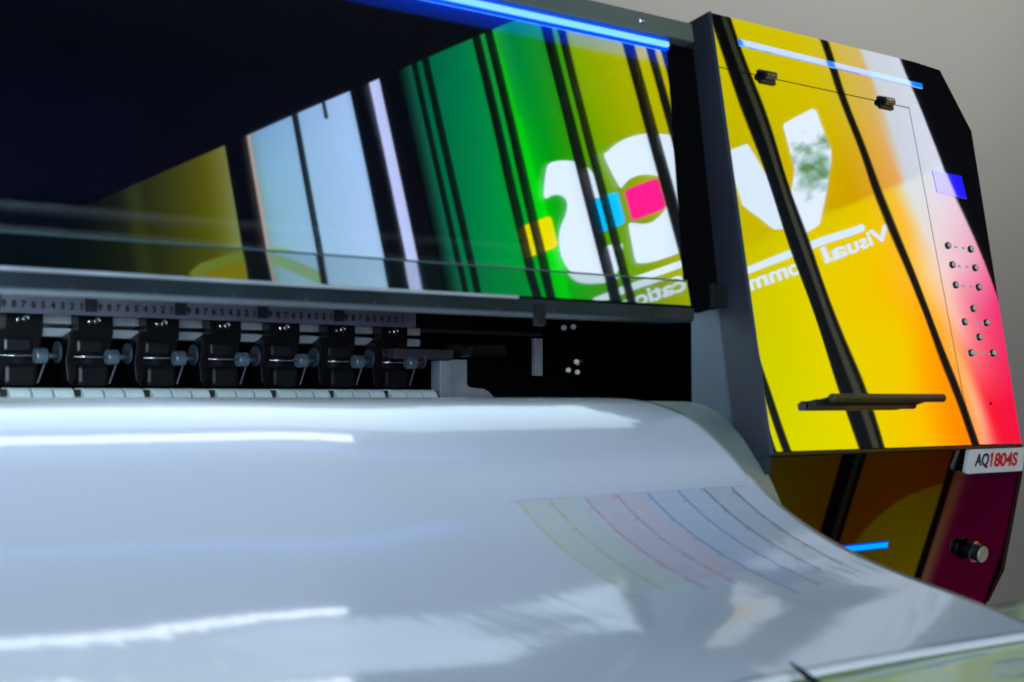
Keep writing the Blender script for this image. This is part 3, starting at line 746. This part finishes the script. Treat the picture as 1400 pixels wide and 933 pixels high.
shape('logo_underline', [(.530,1.056),(.535,1.048),(1.355,1.048),(1.361,1.060),(1.355,1.071),(.535,1.071),(.530,1.064)], white)
for word, s0, wd in (('Visual',1.425,.199),('Comm',1.205,.205),('uni',.985,.140),('cations',.815,.238),('S',.556,.045)):
    text_obj('window_lettering', word, .0650, (lambda a: lambda u, v, w: rel(wp(a-u, .997+v, .0015+w)))(s0), white, win, width=wd, bold=.0018)
# masks: bars stand in front of the lettering
for a, b in [(.582,.616),(.632,.658),(.825,.861),(.894,.920),(.937,.960),(1.143,1.205),(.345,.374),(.391,.420)]:
    if b > a: bar(a, b, .95, 1.6, .0075, M['mull'], 'mullion_face', back=-.0035)
bar(1.178, 1.192, .95, 1.6, .0085, M['mull2'], 'mullion_lit_stripe', back=-.0072)

# dark wall round the window
def wallpoly(name, rects, mat):
    vs = []; fs = []
    for s0, s1, z0, z1, o in rects:
        k = len(vs)
        for s, z in ((s0,z0),(s0,z1),(s1,z1),(s1,z0)): vs.append(wp(s, z, o))
        fs.append((k,k+1,k+2,k+3))
    o = mesh_obj(name, vs, fs, mat); prop(o, kind='structure'); return o
M['dwall'] = pbr('dark_wall', srgb(12,12,16), .9)
wallpoly('window_wall', [(-4.5,1.84,2.05,5.5,0),(2.90,3.2,2.05,5.5,0),(1.84,2.90,2.15,5.5,0),(-4.5,-1.40,-1.05,2.05,0),(1.615,1.84,-1.05,2.05,0),(1.84,2.90,-1.05,1.2,0),(2.90,3.2,-1.05,2.05,0),(2.30,2.34,1.2,2.15,0),(-1.40,.80,-1.05,.3,-.001),(-1.40,.115,.3,.6,-.001)], M['dwall'])

# ================================================================== back wall, floor
M['wall'] = pbr('warm_grey_plaster', srgb(188,185,178), .9, bump=.002, bscale=4, vary=.04, vscale=.8)
bw = mesh_obj('wall', [(-6,4.2,-1.05),(12,4.2,-1.05),(12,4.2,5),(-6,4.2,5)], [(0,1,2,3)], M['wall']); prop(bw, kind='structure')
M['floor'] = pbr('grey_tiles', srgb(120,120,120), .4, vary=.1, vscale=2)
fl = mesh_obj('floor', [(-6,-6,-1.05),(12,-6,-1.05),(12,4.2,-1.05),(-6,4.2,-1.05)], [(0,1,2,3)], M['floor']); prop(fl, kind='structure')

# ================================================================== lights
def area(name, loc, target, sx, sy, power, col, spread=180):
    l = bpy.data.lights.new(name, 'AREA'); l.shape = 'RECTANGLE'; l.size = sx; l.size_y = sy; l.energy = power; l.color = col; l.spread = math.radians(spread)
    o = bpy.data.objects.new(name, l); C.objects.link(o); o.location = loc
    o.rotation_euler = (Vector(target)-Vector(loc)).to_track_quat('-Z', 'Y').to_euler()
    return o
area('overhead_fill', (.5, .1, 1.9), (.7, .8, 0), 1.6, .6, 9, (.46, .70, 1.))  # added cool fill from above, no fitting known there
area('front_fill', (-.6, -1.6, .12), (.6, 1.1, 0), 1.1, .45, 60, (.62, .77, 1.))  # added soft light behind the camera, lifts the sheet's steep part
area('mouth_fill', (.02, 1.25, .0945), (.08, 1.42, -.055), 1.0, .02, 2.4, (.66, .88, 1.))  # added strip out of sight, brightens rollers and ruler
area('throat_fill', (.36, 1.145, .0903), (.36, 1.130, -.11), 1.46, .17, 1.05, (.66, .86, 1.))  # added hidden panel behind the beam, brightens the sheet's crest
area('beam_lamp', (.170, 1.0210, .0752), (.170, 1.00, -.2), 1.04, .018, .30, (.80, .91, 1.))
area('lid_glow_fill', (-.12, 1.18, .352), (.1, 1.36, .16), .8, .03, .6, (.08, .32, 1.), 95)  # added blue light inside, tints the dark behind the lid
area('wall_fill', (5.2, 2.5, 3.4), (5.2, 4.2, .9), 5.0, .8, 50, (.98, 1., .97), 130)  # added light out of view, evens out the back wall
w = bpy.data.worlds.new('World'); sc.world = w; w.use_nodes = True
w.node_tree.nodes['Background'].inputs[0].default_value = (.35, .5, .8, 1); w.node_tree.nodes['Background'].inputs[1].default_value = .02

# ================================================================== camera
th = math.atan2(2450, 1944.); pitch = math.atan(78.5/1944.)
fwd = Vector((math.cos(th)*math.cos(pitch), math.sin(th)*math.cos(pitch), math.sin(pitch)))
cam = bpy.data.cameras.new('camera'); co = bpy.data.objects.new('camera', cam); C.objects.link(co)
co.location = (0,0,0); co.rotation_euler = fwd.to_track_quat('-Z', 'Y').to_euler()
cam.lens = 50; cam.sensor_width = 36; cam.clip_start = .01; cam.clip_end = 60
cam.dof.use_dof = True; cam.dof.focus_distance = 2.2; cam.dof.aperture_fstop = 7.5
sc.camera = co
sc.view_settings.view_transform = 'Standard'; sc.view_settings.look = 'None'; sc.view_settings.exposure = 0; sc.view_settings.gamma = 1
sc.cycles.use_denoising = True
sc.cycles.max_bounces = 10; sc.cycles.glossy_bounces = 6; sc.cycles.sample_clamp_indirect = 6
